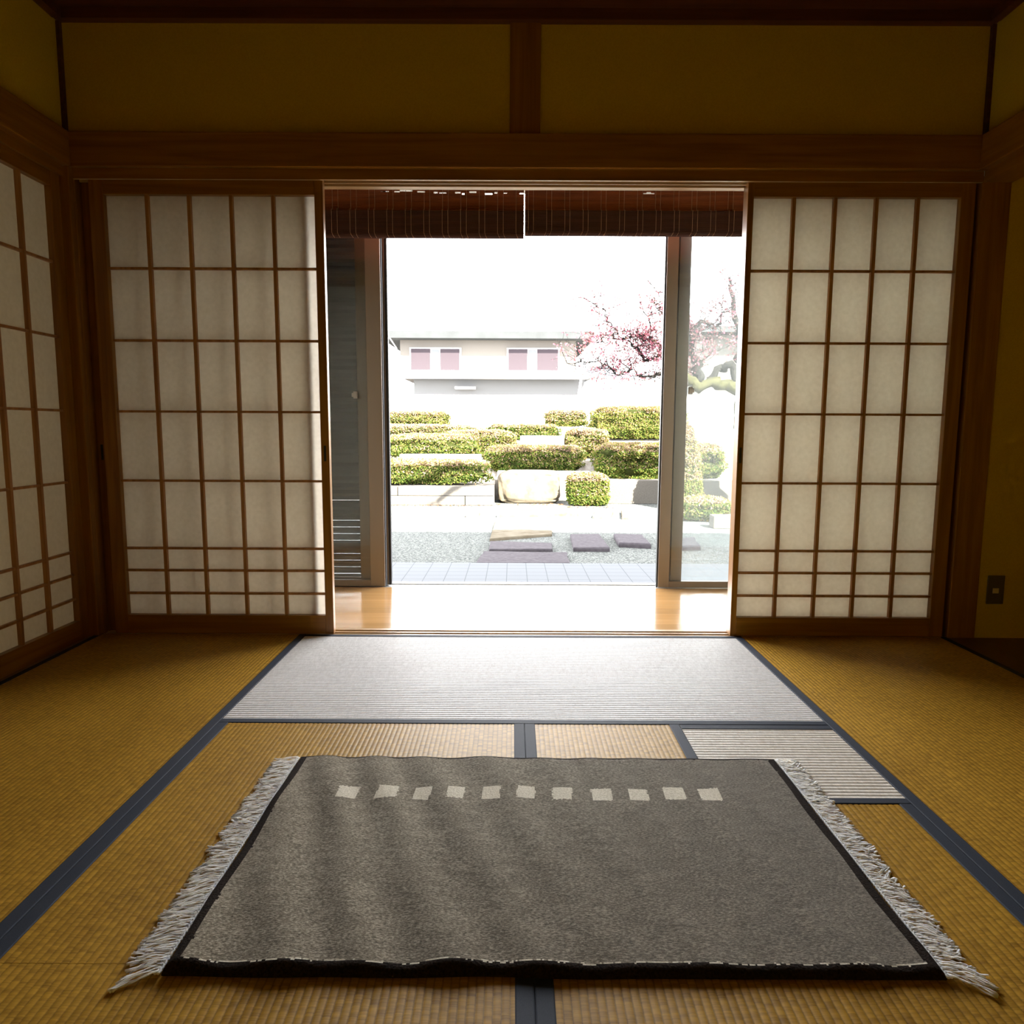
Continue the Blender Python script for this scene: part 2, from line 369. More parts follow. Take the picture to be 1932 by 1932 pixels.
# ------------------------------------------------------------------ CORRIDOR (engawa) along the garden and the left side
struct('floor_corridor', boxes((-2.74, 2.5, .094, .885, -.06, -.002), (-2.74, XL-.09, YB, .094, -.06, -.002)), m_floor, 'glossy honey board floor of the corridor between room and garden', 'floor')
struct('ceiling_corridor', boxes((-2.85, 2.6, .10, 1.05, 2.25, 2.3), (-2.85, XL-.10, YB, .10, 2.25, 2.3)), m_out, 'pale corridor ceiling', 'ceiling')
struct('wall_corridor', boxes((-2.85, 2.6, .90, 1.02, 2.09, 2.25), (-2.85, -1.76, .90, 1.02, -.3, 2.09), (1.80, 2.6, .90, 1.02, -.3, 2.09),
    (2.5, 2.6, .0, .90, -.06, 2.25), (1.84, 2.5, .09, .12, 0, 2.25),
    (-2.85, -2.74, YB, -2.9, -.06, 2.25), (-2.85, -2.74, -.15, .90, -.06, 2.25), (-2.85, -2.74, -2.9, -.15, 1.95, 2.25), (-2.85, -2.74, -2.9, -.15, -.3, .12),
    (-2.85, -1.83, YB-.1, YB, -.06, 2.25)), m_out, 'pale outer walls of the corridor', 'wall')
struct('roof_eaves', boxes((-4.2, 4.2, YB-.8, 1.95, 2.52, 2.66), (-3.4, 3.4, YB-.3, 1.1, 2.66, 3.3)), m_out, 'roof and deep eaves over the room', 'roof')
struct('trim_17', boxes((-1.76, 1.80, .885, 1.02, -.06, -.006), (-1.76, 1.80, .972, 1.02, -.004, -.001)), m_sill, 'bronze aluminium threshold of the glass doors', 'trim')
struct('trim_18', boxes((-1.76, 1.80, .895, 1.02, 2.05, 2.09)), m_alu, 'bronze aluminium head frame of the glass doors', 'trim')

bm = BM(); _c = [[bm.verts.new((-2.70+.018*math.sin(i*.9), -2.95+i*.035, z)) for z in (.08, 2.0)] for i in range(83)]  # pleated cloth added out of view to dim the side window
for i in range(82): bm.faces.new((_c[i][0], _c[i+1][0], _c[i+1][1], _c[i][1]))
m_scrim, _n, _b = new_mat('scrim_cloth'); _n.nodes.remove(_b); _t = _n.nodes.new('ShaderNodeBsdfTranslucent'); _t.inputs[0].default_value = (.055, .045, .027, 1)
_n.links.new(_t.outputs[0], _n.nodes['Material Output'].inputs[0])
tag(obj('scrim', bm, m_scrim), 'unseen added curtain over the window of the side corridor', 'scrim')
# sliding glass doors
def glass_door(label, group, parts, panes, latch):
    t = thing('sliding_glass_door', label, 'glass door', (parts[0][0], .91, 0))
    bm = BM()
    for b in parts: box(bm, *b)
    obj('door_frame', bm, m_alu, t, .002)
    bm = BM()
    for b in panes: box(bm, *b)
    obj('glass_pane', bm, m_glass, t)
    for g in group: obj('seal_gap_strip', boxes(g), m_rub, t)
    if latch:
        x, z, s = latch
        lb = BM(); box(lb, x, x+s*.022, .893, .902, z-.018, z+.018); box(lb, x+s*.004, x+s*.03, .890, .896, z-.010, z+.010)
        obj('crescent_latch', lb, m_alug, t, .002)
    return t
# left leaf: leading stile ends at x=-.715
glass_door('sliding glass door at left, in front of the grey louvered shutter', [(-.717, -.712, .899, .925, .0, 2.05)],
    [(-.795, -.717, .893, .925, 0, 2.05), (-1.74, -1.68, .893, .925, 0, 2.05), (-1.68, -.795, .895, .923, 0, .034), (-1.68, -.795, .895, .923, 2.0, 2.05)],
    [(-1.68, -.795, .908, .911, .034, 2.0)], None)
glass_door('second sliding glass door at left, stacked behind the first one', [(-.704, -.690, .935, .965, .0, 2.05)],
    [(-.855, -.800, .935, .965, 0, 2.05), (-.795, -.704, .935, .965, 0, 2.05), (-1.74, -1.68, .935, .965, 0, 2.05), (-1.68, -.855, .937, .963, 0, .04), (-1.68, -.855, .937, .963, 2.0, 2.05)],
    [(-1.68, -.855, .949, .952, .04, 2.0)], (-.845, 1.01, -1))
glass_door('sliding glass door at right beside the open gap, with the closed pane onto the garden', [(.730, .738, .899, .925, 0, 2.05)],
    [(.738, .797, .893, .925, 0, 2.05), (1.70, 1.78, .893, .925, 0, 2.05), (.797, 1.70, .895, .923, 0, .034), (.797, 1.70, .895, .923, 2.0, 2.05)],
    [(.797, 1.70, .908, .911, .034, 2.0)], None)
glass_door('second sliding glass door at right, stacked behind, with a small white latch', [(.741, .748, .935, .965, 0, 2.05), (.806, .8125, .9335, .935, 0, 2.05)],  # last strip is an added dark line for the gap between stiles
    [(.748, .814, .935, .965, 0, 2.05), (.812, .872, .935, .965, 0, 2.05), (1.70, 1.78, .935, .965, 0, 2.05), (.872, 1.70, .937, .963, 0, .02), (.872, 1.70, .937, .963, 2.0, 2.05)],
    [(.872, 1.70, .949, .952, .02, 2.0)], (.868, 1.04, 1))

# louvered storm shutter outside the left doors
t = thing('louvered_shutter', 'grey louvered storm shutter behind the left glass door', 'shutter', (-1.76, 1.03, 0))
obj('shutter_frame', boxes((-1.76, -1.70, 1.03, 1.06, -.02, 2.08), (-.865, -.72, 1.03, 1.06, -.02, 2.08), (-1.70, -.865, 1.03, 1.06, -.02, .04), (-1.70, -.865, 1.03, 1.06, 2.0, 2.08),
    (-1.70, -.865, 1.03, 1.06, 1.52, 1.58), (-1.70, -.865, 1.03, 1.06, .66, .69)), m_louv, t)
bm = BM(); z = .04; i = 0
while z < 1.99:
    gap = .0022 if (i in (0, 1, 2, 3, 5, 6, 7, 8, 11)) else .0
    prof = [(1.035, z+gap), (1.042, z+gap), (1.055, z+.020), (1.048, z+.037), (1.041, z+.037), (1.047, z+.020)]
    profile_x(bm, prof, -1.70, -.865, closed=True); z += .037; i += 1
obj('louver_slats', bm, m_louv, t)

# ------------------------------------------------------------------ BAMBOO BLINDS
def blind(x0, x1, zb, label, strings, gaps):
    t = thing('bamboo_blind', label, 'blind', (x0, .7, 2.04))
    path = []
    z = 2.035
    while z > zb+.030: path.append((.712, z)); z -= .0052
    for k in range(7):
        a = PI*(k/6); path.append((.712-.014*(1-math.cos(a)), zb+.014-.014*math.sin(a)+.008))
    z = zb+.028
    while z < 1.872: path.append((.684, z)); z += .0052
    prof = []
    for i in range(len(path)-1):
        (y, z), (y2, z2) = path[i], path[i+1]
        d = Vector((y2-y, z2-z)); nn = Vector((d.y, -d.x)).normalized()*.0016
        if i > len(path)*.5 or True:
            prof += [(y, z), (y+d.x*.2-nn.x, z+d.y*.2-nn.y), (y+d.x*.8-nn.x, z+d.y*.8-nn.y)]
    prof.append(path[-1])
    xs = [x0, x1]
    for a, b, zz in gaps: xs += [a, b]
    xs = sorted(set(xs))
    def skip(x, p):
        return p[0] > .705 and any(a <= x <= b and zz-.0035 < p[1] < zz+.0035 for a, b, zz in gaps)
    bm = BM(); profile_x(bm, prof, x0, x1, xs=xs, skip=skip)
    for f in bm.faces:
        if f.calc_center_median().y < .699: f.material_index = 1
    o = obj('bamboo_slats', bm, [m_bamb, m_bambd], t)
    sm = o.modifiers.new('thick', 'SOLIDIFY'); sm.thickness = .0012
    bm = BM()
    for x in strings:
        j = random.uniform(.8, 1.2)*(1 if x < 0 else -1)
        tube(bm, [(x, .706, 2.03), (x, .706, 1.876), (x, .6815, 1.873), (x, .6805, zb+.030), (x+.004*j, .6815, zb+.018), (x+.011*j, .690, zb+.007)], .0010, 4)
    obj('woven_cords', bm, m_string, t)
    obj('head_rail', boxes((x0, x1, .69, .735, 2.03, 2.065)), m_bamb, t)
    obj('bottom_rod', boxes((x0+.004, x1-.004, .695, .701, zb+.012, zb+.024)), m_bamb, t)
    return t
sx = []
x = -.905
while x > -1.70: x -= .0876
while x < -.0: 
    sx += [q for q in (x, x+.027) if q < -.004 and q > -1.71]; x += .0876
def ux(u): return -.0383+(u-966)*3.50/1342.24
gl = [(ux(722), ux(737), 1.9625), (ux(747), ux(757), 1.961), (ux(757), ux(780), 1.965), (ux(789), ux(803), 1.961), (ux(819), ux(826), 1.958), (ux(829), ux(842), 1.957),
      (ux(858), ux(868), 1.958), (ux(871), ux(875), 1.953), (ux(884), ux(897), 1.960), (ux(913), ux(926), 1.953), (ux(930), ux(936), 1.958), (ux(946), ux(953), 1.957), (ux(976), ux(984), 1.956)]
blind(-1.70, .0005, 1.735, 'left reddish brown bamboo blind, hanging slightly lower, with ragged bright slits near its top', sx, gl)
sx = []
x = .03
while x < 1.70:
    sx += [q for q in (x, x+.024) if q < 1.71]; x += .0865
blind(.0135, 1.72, 1.748, 'right reddish brown bamboo blind beside the thin bright gap', sx, [(ux(1202), ux(1222), 1.957), (ux(1208), ux(1216), 1.960)])

# ------------------------------------------------------------------ SHOJI SCREENS
def shoji(label, x0, x1, px0, px1, y0, handle=None, side=False, name_group=None, mz=5):
    """panel along x at front plane y0 (30 mm thick); side=True turns it onto the left wall"""
    def T(b):
        if not side: return b
        a0, a1, b0, b1, c0, c1 = b
        return (-b1, -b0, a0, a1, c0, c1)   # x->y, y->-x
    t = thing('sliding_paper_screen', label, 'paper screen', (x0, y0, 0) if not side else (-y0, x0, 0), name_group)
    d = .030; y1 = y0+d; Z0, Z1 = 0.001, 1.797; pz0, pz1 = .078, 1.724
    mz_ = m_wz
    obj('stile', boxes(T((x0, px0, y0, y1, Z0, Z1))), mz_, t, .0015)
    obj('stile', boxes(T((px1, x1, y0, y1, Z0, Z1))), mz_, t, .0015)
    obj('bottom_rail', boxes(T((px0, px1, y0+.001, y1-.001, Z0, pz0))), m_wx if not side else m_wy, t, .0015)
    obj('top_rail', boxes(T((px0, px1, y0+.001, y1-.001, pz1, Z1))), m_wx if not side else m_wy, t, .0015)
    bm = BM(); n = mz
    for i in range(1, n):
        x = px0+(px1-px0)*i/n; box(bm, *T((x-.0065, x+.0065, y0+.008, y0+.0235, pz0-.003, pz1+.003)))
    for z in (1.452, 1.178, .902, .627, .352, .261, .166):
        box(bm, *T((px0-.003, px1+.003, y0+.010, y0+.0235, z-.0045, z+.0045)))
    obj('lattice', bm, m_lat, t)
    bm = BM(); yy = y0+.0245
    v = []
    for (a, z) in ((px0-.004, pz0-.004), (px1+.004, pz0-.004), (px1+.004, pz1+.004), (px0-.004, pz1+.004)):
        v.append(bm.verts.new((a, yy, z) if not side else (-yy, a, z)))
    bm.faces.new(v)
    obj('paper_sheet', bm, m_paper, t)
    if handle is not None:
        bm = BM(); box(bm, *T((handle-.0045, handle+.0045, y0-.0012, y0+.004, .708, .770)))
        obj('finger_pull', bm, m_black, t)
    return t
shoji('left front paper screen, nearest the open doorway, with a bright strip along its right edge', -1.664, -.769, -1.610, -.802, .0035, -.786)
shoji('left rear paper screen, only its dark edge stile showing beside the corner post', -1.7115, -.829, -1.665, -.862, .0395, -1.694)
shoji('right front paper screen, evenly lit, beside the post and the outlet wall', .854, 1.722, .877, 1.668, .0035, .866)
shoji('right rear paper screen, stacked directly behind the front one at right', .857, 1.738, .880, 1.690, .0395, None)
# left wall: 4 panels along y
for k, (a, b, yy, lab) in enumerate(((-.912, -.037, XL+.0, 'side wall paper screen nearest the left corner'), (-1.78, -.895, 1, 'second paper screen of the left wall'),
        (-2.66, -1.77, 0, 'third paper screen of the left wall'), (-3.555, -2.64, 1, 'fourth paper screen of the left wall, farthest from the garden'))):
    y0 = (.0125 if k % 2 == 0 else .0485)-XL
    shoji(lab, a, b, a+.033, b-.054, y0, None, side=True)

# ------------------------------------------------------------------ ELECTRIC OUTLET
t = thing('wall_outlet', 'brown wall outlet plate with a small ivory socket, low on the alcove end wall', 'outlet', (1.919, -.002, .14))
obj('cover_plate', boxes((1.884, 1.953, -.009, -.0025, .142, .260)), m_plastic, t, .003)
obj('socket', boxes((1.905, 1.929, -.0115, -.0085, .187, .208)), m_button, t, .001)

# ------------------------------------------------------------------ TATAMI
def ribs_y(bm, x0, x1, y0, y1, p, amp, ztop=0.0):
    """ribs run along y"""
    prof = []; x = x0
    k0 = math.floor(x0/p)
    n = 6
    xs = sorted({x0, x1} | {round((k0+i/n)*p, 6) for i in range(0, int((x1-x0)/p+2)*n+n) if x0 < (k0+i/n)*p < x1})
    zs = [ztop-amp*(1-abs(math.sin(PI*x/p))**.6) for x in xs]
    a = [bm.verts.new((x, y0, z)) for x, z in zip(xs, zs)]; b = [bm.verts.new((x, y1, z)) for x, z in zip(xs, zs)]
    for i in range(len(xs)-1):
        f = bm.faces.new((a[i], a[i+1], b[i+1], b[i])); f.smooth = True
def ribs_x(bm, x0, x1, y0, y1, p, amp, ztop=0.0):
    k0 = math.floor(y0/p); n = 8
    ys = sorted({y0, y1} | {round((k0+i/n)*p, 6) for i in range(0, int((y1-y0)/p+2)*n+n) if y0 < (k0+i/n)*p < y1})
    zs = [ztop-amp*(1-abs(math.sin(PI*y/p))**.6) for y in ys]
    a = [bm.verts.new((x0, y, z)) for y, z in zip(ys, zs)]; b = [bm.verts.new((x1, y, z)) for y, z in zip(ys, zs)]
    for i in range(len(ys)-1):
        f = bm.faces.new((a[i], b[i], b[i+1], a[i+1])); f.smooth = True
def tatami(label, rects, borders, axis='y', pale=False):  # pale picks the rush colours that carry painted window sheen
    x0 = min(r[0] for r in rects); y0 = min(r[2] for r in rects)
    t = thing('straw_mat', label, 'straw mat', (x0, y0, -.055))
    g = .0004
    bm = BM()
    for r in rects: box(bm, r[0]+.004, r[1]-.004, r[2]+.004, r[3]-.004, -.055, -.003)
    mm = (m_sheen2 if x0 > 0 else m_sheen) if pale else m_tan
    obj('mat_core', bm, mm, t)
    bm = BM()
    for (a, b, c, d) in rects:
        (ribs_x if axis == 'x' else ribs_y)(bm, a+g, b-g, c+g, d-g, .0148 if pale else .0129, .0016 if pale else .0010)
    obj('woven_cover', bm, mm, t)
    for (a, b, c, d) in borders:
        bm = BM()
        x_run = (b-a) > (d-c)
        r = .0022
        if x_run:
            prof = [(c+g, -.02), (c+g, .0003), (c+g+r, .0014), (d-g-r, .0014), (d-g, .0003), (d-g, -.02)]
            profile_x(bm, prof, a+g, b-g, closed=True)
        else:
            prof = [(a+g, -.02), (a+g, .0003), (a+g+r, .0014), (b-g-r, .0014), (b-g, .0003), (b-g, -.02)]
            vs = [[bm.verts.new((x, y, z)) for (x, z) in prof] for y in (c+g, d-g)]
            for j in range(6): bm.faces.new((vs[0][j], vs[1][j], vs[1][(j+1) % 6], vs[0][(j+1) % 6]))
            for vv in vs: bm.faces.new(vv)
        obj('cloth_border', bm, m_cloth, t)
    return t
JL, JR, SM = -.88, .869, -1.803
H = .030
tatami('tan straw mat along the left wall screens', [(XL, JL, -1.76, 0)], [(XL, XL+.024, -1.76, 0), (JL-H, JL, -1.76, 0)])
tatami('tan straw mat along the left wall, behind the viewer', [(XL, JL, -3.6, -1.76)], [(XL, XL+.024, -3.6, -1.76), (JL-H, JL, -3.6, -1.76)])
tatami('tan straw mat at right, along the dark alcove floor', [(JR, XR, -1.76, 0)], [(XR-.026, XR, -1.76, 0), (JR, JR+H, -1.76, 0)])
tatami('tan straw mat along the alcove, behind the viewer', [(JR, XR, -3.6, -1.76)], [(XR-.026, XR, -3.6, -1.76), (JR, JR+H, -3.6, -1.76)])
tatami('large ribbed straw mat, pale with painted window sheen, lying crosswise at the garden doorway', [(JL, JR, -.88, 0)], [(JL, JR, -.88, -.88+H), (JL, JR, -.026, 0)], 'x', True)
tatami('half size tan straw mat under the left part of the rug', [(JL, -.002, SM, -.88)], [(JL, JL+H, SM, -.88), (-.002-H, -.002, SM, -.88)])
tatami('tan straw mat in the left foreground, nearer than the seam', [(JL, -.002, -3.6, SM)], [(JL, JL+H, -3.6, SM), (-.002-H, -.002, -3.6, SM)])
tatami('tan straw mat under the right part of the rug', [(-.002, .442, -1.31, -.88), (-.002, JR, -2.64, -1.31)],
       [(-.002, -.002+H, -2.64, -.88), (.412, .442, -1.31, -.88), (JR-H, JR, -2.64, -1.31)])
tatami('tan straw mat crosswise behind the viewer', [(-.002, JR, -3.6, -2.64)], [(-.002, -.002+H, -3.6, -2.64), (JR-H, JR, -3.6, -2.64)])
tatami('small square ribbed straw mat, pale with painted window sheen, at the far right corner of the rug', [(.442, JR, -1.31, -.88)], [(.442, JR, -.88-H, -.88), (.442, JR, -1.31, -1.31+.026)], 'x', True)

# ------------------------------------------------------------------ RUG
m_rug, nt, b = new_mat('grey_wool_pile')
tc = N(nt, 'ShaderNodeTexCoord'); mp = N(nt, 'ShaderNodeMapping'); mp.inputs['Scale'].default_value = (1, 2.4, 1); L(nt, tc.outputs['Object'], mp.inputs[0])
n1 = N(nt, 'ShaderNodeTexNoise'); n1.inputs['Scale'].default_value = 170; n1.inputs['Detail'].default_value = 4; n1.inputs['Roughness'].default_value = .75; L(nt, mp.outputs[0], n1.inputs[0])
n2 = N(nt, 'ShaderNodeTexNoise'); n2.inputs['Scale'].default_value = 22; n2.inputs['Detail'].default_value = 4; L(nt, mp.outputs[0], n2.inputs[0])
f = math_n(nt, 'ADD', math_n(nt, 'MULTIPLY', n1.outputs[0], .88), math_n(nt, 'MULTIPLY', n2.outputs[0], .12))
L(nt, ramp(nt, f, [(.38, (.080, .062, .038)), (.50, (.255, .212, .150)), (.62, (.60, .52, .40))]), b.inputs[0])
b.inputs['Roughness'].default_value = .95; b.inputs['Specular IOR Level'].default_value = .1; b.inputs['Sheen Weight'].default_value = .15; b.inputs['Sheen Roughness'].default_value = .5
bp = N(nt, 'ShaderNodeBump'); bp.inputs['Strength'].default_value = .9; bp.inputs['Distance'].default_value = .004
L(nt, f, bp.inputs['Height'])
# the nap of the pile leans to the right: its shading normal leans with it
_va = N(nt, 'ShaderNodeVectorMath', operation='ADD'); _va.inputs[1].default_value = (1.25, .30, .0); L(nt, bp.outputs[0], _va.inputs[0])
_vn = N(nt, 'ShaderNodeVectorMath', operation='NORMALIZE'); L(nt, _va.outputs[0], _vn.inputs[0]); L(nt, _vn.outputs[0], b.inputs['Normal'])
m_rdark = noisy('dark_brown_wool', [(.35, (.010, .007, .005)), (.65, (.030, .020, .015))], scale=260, rough=1, bump=.9, dist=.003, spec=.1)
m_rcream = noisy('cream_wool', [(.35, (.62, .57, .45)), (.65, (.84, .79, .67))], scale=260, rough=1, bump=.7, dist=.003, spec=.1)
m_fringe, nt, b = new_mat('white_cotton')
b.inputs['Base Color'].default_value = (.97, .955, .92, 1); b.inputs['Roughness'].default_value = .8
b.inputs['Subsurface Weight'].default_value = 1.0; b.inputs['Subsurface Radius'].default_value = (1, .95, .85); b.inputs['Subsurface Scale'].default_value = .004
RX0, RX1, RY0, RY1 = -.577, .631, -1.832, -1.108
rug = thing('fringed_rug', 'grey brown wool rug with cream squares, dark edging and white fringes', 'rug', (.03, -1.47, 0))
sq = [(-.435, -.388), (-.345, -.298), (-.26, -.222), (-.185, -.145), (-.104, -.064), (-.025, .016), (.056, .1), (.146, .191), (.23, .274), (.311, .359), (.393, .44)]
def wav(x, y):
    e = .35+.65*max(0, min(1, (.25-x)/.6))
    s = math.sin(2*PI*(x*7.5+y*2.6+.35*noise.noise(Vector((x*3, y*3, 2)))))
    n = noise.noise(Vector((x*9, y*5, .3)))
    nearb = max(0, 1-(y-RY0)/.16)
    return e*(.0028*(s+1)+.0030*(n+.5))+nearb*.0016*(1+math.sin(x*31+1.3*math.sin(x*11)))
NX, NY = 404, 240
bm = BM(); grid = []
def warp(x, y):
    fx = (x-RX0)/(RX1-RX0); fy = (y-RY0)/(RY1-RY0)
    ex = .004*noise.noise(Vector((y*7, 1, 5)))*(1 if True else 0)
    ey = .004*noise.noise(Vector((x*6, 9, 2)))
    ex += (.004*(1-fy) if fx < .5 else -.004*fy+.004)*1.0 * (0 if .02 < fx < .98 else .0)
    return x+ex, y+ey
for j in range(NY+1):
    row = []
    for i in range(NX+1):
        x = RX0+(RX1-RX0)*i/NX; y = RY0+(RY1-RY0)*j/NY
        ed = min(x-RX0, RX1-x, y-RY0, RY1-y)
        r = min(1, ed/.011)
        z = .003+.0085*math.sqrt(max(0, 1-(1-r)**2))+wav(x, y)*min(1, ed/.02+.35)
        wx, wy = warp(x, y)
        row.append(bm.verts.new((wx, wy, z)))
    grid.append(row)
for j in range(NY):
    for i in range(NX):
        f = bm.faces.new((grid[j][i], grid[j][i+1], grid[j+1][i+1], grid[j+1][i])); f.smooth = True
        x = RX0+(RX1-RX0)*(i+.5)/NX; y = RY0+(RY1-RY0)*(j+.5)/NY
        jx = .0016*noise.noise(Vector((x*160, y*160, 1)))+.0016*noise.noise(Vector((x*25, y*25, 4)))
        mi = 0
        if x < RX0+.0215+jx or x > RX1-.0235+jx or y > RY1-.0155+jx or y < RY0+.017+jx: mi = 1
        elif y < RY0+.0195+jx*1.2: mi = 2
        else:
            for k, (a, c) in enumerate(sq):
                yo = .008 if k == 5 else (.003 if k > 8 else 0); yj = .0015*math.sin(k*2.3)
                if a+jx < x < c+jx and -1.322+yo+yj+jx < y < -1.269+yo+yj+jx: mi = 2
        f.material_index = mi
# skirt down to the mats
edge = [grid[0][i] for i in range(NX+1)]+[grid[j][NX] for j in range(1, NY+1)]+[grid[NY][i] for i in range(NX-1, -1, -1)]+[grid[j][0] for j in range(NY-1, 0, -1)]
low = [bm.verts.new((v.co.x, v.co.y, .0025)) for v in edge]
for i in range(len(edge)):
    f = bm.faces.new((edge[i], edge[(i+1) % len(edge)], low[(i+1) % len(edge)], low[i])); f.material_index = 1
bm.faces.new(low).material_index = 1
obj('pile', bm, [m_rug, m_rdark, m_rcream], rug)
def fringe(side):
    rnd = random.Random(5+side); bm = BM()
    x0 = RX0 if side < 0 else RX1
    # woven selvedge chain
    pts = []; n = 200
    for row, off in ((0, .003), (1, .0075)):
        pts = [(x0+side*(off+.0012*math.sin(i*2.6+row)), RY0+(RY1-RY0)*i/n, .0062+.0012*math.cos(i*2.6)) for i in range(n+1)]
        tube(bm, pts, .0022, 5)
    K = 74
    for k in range(K):
        y = RY0+(RY1-RY0)*(k+.5)/K
        fy = k/K
        lean = noise.noise(Vector((k*.13, side*3, 0)))*.032 - .004
        if side < 0: lean -= .010*(1-fy)
        Lk = (.058 if side < 0 else .054)*(1+.22*noise.noise(Vector((k*.31, side, 4))))
        if k < 4: lean = -(.034, .026, .016, .010)[k]
        curl = noise.noise(Vector((k*.22, 8, side)))
        S = 6
        for s in range(S):
            ys = y+(s-S/2)*.0016
            ph = rnd.uniform(0, 6.3); am = rnd.uniform(.0015, .0055)*(1.3 if side > 0 else 1)
            ln = Lk*rnd.uniform(.86, 1.08); zz = .004+rnd.uniform(0, .005)
            tipspread = (s-S/2)*.0007+rnd.gauss(0, .0012)
            P = []
            for q in range(9):
                f = q/8
                px = x0+side*(.004+ln*f*(1-.10*abs(curl)*f))
                py = y+(s-(S-1)/2)*.0017*(1-.75*f*f)+lean*f**1.5+am*math.sin(ph+f*7+curl*3)*f+tipspread*f-curl*.016*math.sin(f*4.2)*f
                pz = .0085+(zz-.0055)*math.sin(PI*min(1, f*1.1))*.9-.0055*f+.0016*math.sin(k*2.1+7*f+s)
                P.append((px, py, max(.0022, pz)))
            rr = [.0010]*7+[.0014, .0024]
            tube(bm, P, rr, 5, flat=.7)
    return obj('fringe', bm, m_fringe, rug)
fl = fringe(-1); fl['kind'] = 'stuff'
fr = fringe(1); fr['kind'] = 'stuff'

# ------------------------------------------------------------------ GARDEN
ZG = -.335
# sloping bank of the garden in steps
bm = BM()
box(bm, -40, 40, 3.15, 60, ZG-.4, ZG)
box(bm, -40, 40, -14, 3.15, ZG-.4, ZG-.001)
struct('ground', bm, m_gravel, 'pale gravel ground of the garden', 'ground')
bm = BM()
box(bm, -9, -.33, 8.25, 9.75, ZG, -.06); box(bm, -.33, 1.5, 8.9, 9.75, ZG, -.0); box(bm, 1.5, 9, 8.6, 9.75, ZG, .02)
box(bm, -9, 9, 9.75, 11.3, ZG, .28); box(bm, -9, 9, 11.3, 12.6, ZG, .60); box(bm, -9, 9, 12.6, 40, ZG, .86)
struct('ground_bank', bm, m_soil, 'pale earth bank rising in steps behind the stone curb', 'ground')
struct('floor_terrace', boxes((-6, 6, 1.02, 3.15, ZG-.3, -.30)), m_tile, 'pale grey tiled terrace below the doorway', 'terrace')

def rock(name, label, cat, poly, z0, z1, mat, group=None, jit=.012, sub=3):
    """slab from a plan polygon, with rough chamfered edges"""
    bm = BM()
    c = Vector((sum(p[0] for p in poly)/len(poly), sum(p[1] for p in poly)/len(poly)))
    P = []
    n = len(poly)
    for i in range(n):
        a = Vector(poly[i]); b = Vector(poly[(i+1) % n])
        for k in range(sub*2): P.append(a+(b-a)*k/(sub*2))
    rings = []
    hgt = z1-z0; ch = min(.02, hgt*.4)
    for (ins, z) in ((0, z0), (.0, z0+hgt*.5), (.0, z1-ch), (.3*ch, z1-ch*.3), (ch, z1)):
        ring = []
        for k, p in enumerate(P):
            d = (c-p); d = d.normalized() if d.length else d
            q = p+d*(ins+jit*noise.noise(Vector((p.x*6, p.y*6, z*5+len(label)))))
            ring.append(bm.verts.new((q.x, q.y, z+(jit*.4*noise.noise(Vector((p.x*5, p.y*5, 3))) if z > z0 else 0))))
        rings.append(ring)
    m = len(P)
    for r in range(len(rings)-1):
        for k in range(m): bm.faces.new((rings[r][k], rings[r][(k+1) % m], rings[r+1][(k+1) % m], rings[r+1][k]))
    inner = [bm.verts.new(((v.co.x+c.x)/2, (v.co.y+c.y)/2, v.co.z+.003*noise.noise(v.co*7))) for v in rings[-1]]
    for k in range(m): bm.faces.new((rings[-1][k], rings[-1][(k+1) % m], inner[(k+1) % m], inner[k]))
    cv = bm.verts.new((c.x, c.y, z1))
    for k in range(m): bm.faces.new((inner[k], inner[(k+1) % m], cv))
    bm.faces.new(rings[0])
    o = obj(name, bm, mat, None, smooth=False)
    return tag(o, label, cat, group)
G = 'stepping stones in the gravel'
rock('stepping_stone', 'widest mauve stepping stone, right against the tiled terrace edge', 'stone', [(-.36, 3.17), (.46, 3.19), (.47, 3.72), (-.31, 3.76)], ZG, -.303, m_stone, G)
rock('stepping_stone', 'long mauve stepping stone just behind the widest one', 'stone', [(-.267, 3.88), (.353, 3.90), (.363, 4.27), (-.266, 4.36)], ZG, -.303, m_stone, G)
rock('stepping_stone', 'squarish half sunlit stepping stone right of the long mauve one', 'stone', [(.546, 3.92), (.897, 3.93), (.902, 4.83), (.586, 4.78)], ZG, -.290, m_stone, G)
rock('stepping_stone', 'mauve stepping stone with a buff front edge near the right glass door', 'stone', [(1.026, 4.2), (1.333, 4.105), (1.363, 4.77), (1.058, 4.80)], ZG, -.285, m_stone, G)
rock('stepping_stone', 'large sunlit flat stone in the middle of the gravel', 'stone', [(-.28, 4.53), (.392, 4.9), (.44, 5.63), (.38, 6.3), (-.25, 6.1)], ZG, -.303, m_stone2, G)
rock('stepping_stone', 'long low buff stone in front of the boulder', 'stone', [(-.25, 6.55), (.84, 6.71), (.87, 7.1), (-.169, 7.3)], ZG, -.285, m_stone2, G)
rock('stepping_stone', 'short buff stone right of the long low one', 'stone', [(1.016, 6.48), (1.254, 6.49), (1.364, 6.98), (1.135, 7.1)], ZG, -.285, m_stone2, G)
rock('stepping_stone', 'tiny pointed buff stone at the far right of the gravel', 'stone', [(1.39, 6.38), (1.469, 6.387), (1.60, 7.2), (1.487, 7.1)], ZG, -.29, m_stone2, G)
rock('stepping_stone', 'small buff stone left of the long low one', 'stone', [(-.66, 6.53), (-.484, 6.543), (-.489, 6.967), (-.64, 7.026)], ZG, -.29, m_stone2, G)
rock('stepping_stone', 'pale flat stone at the far left of the gravel', 'stone', [(-1.4, 6.395), (-.74, 6.534), (-.853, 7.28), (-1.42, 7.259)], ZG, -.305, m_granite, G)
rock('stepping_stone', 'grey stepping stone seen through the right glass pane', 'stone', [(1.527, 4.016), (1.798, 4.024), (1.881, 4.598), (1.579, 4.446)], ZG, -.285, m_stone, G)

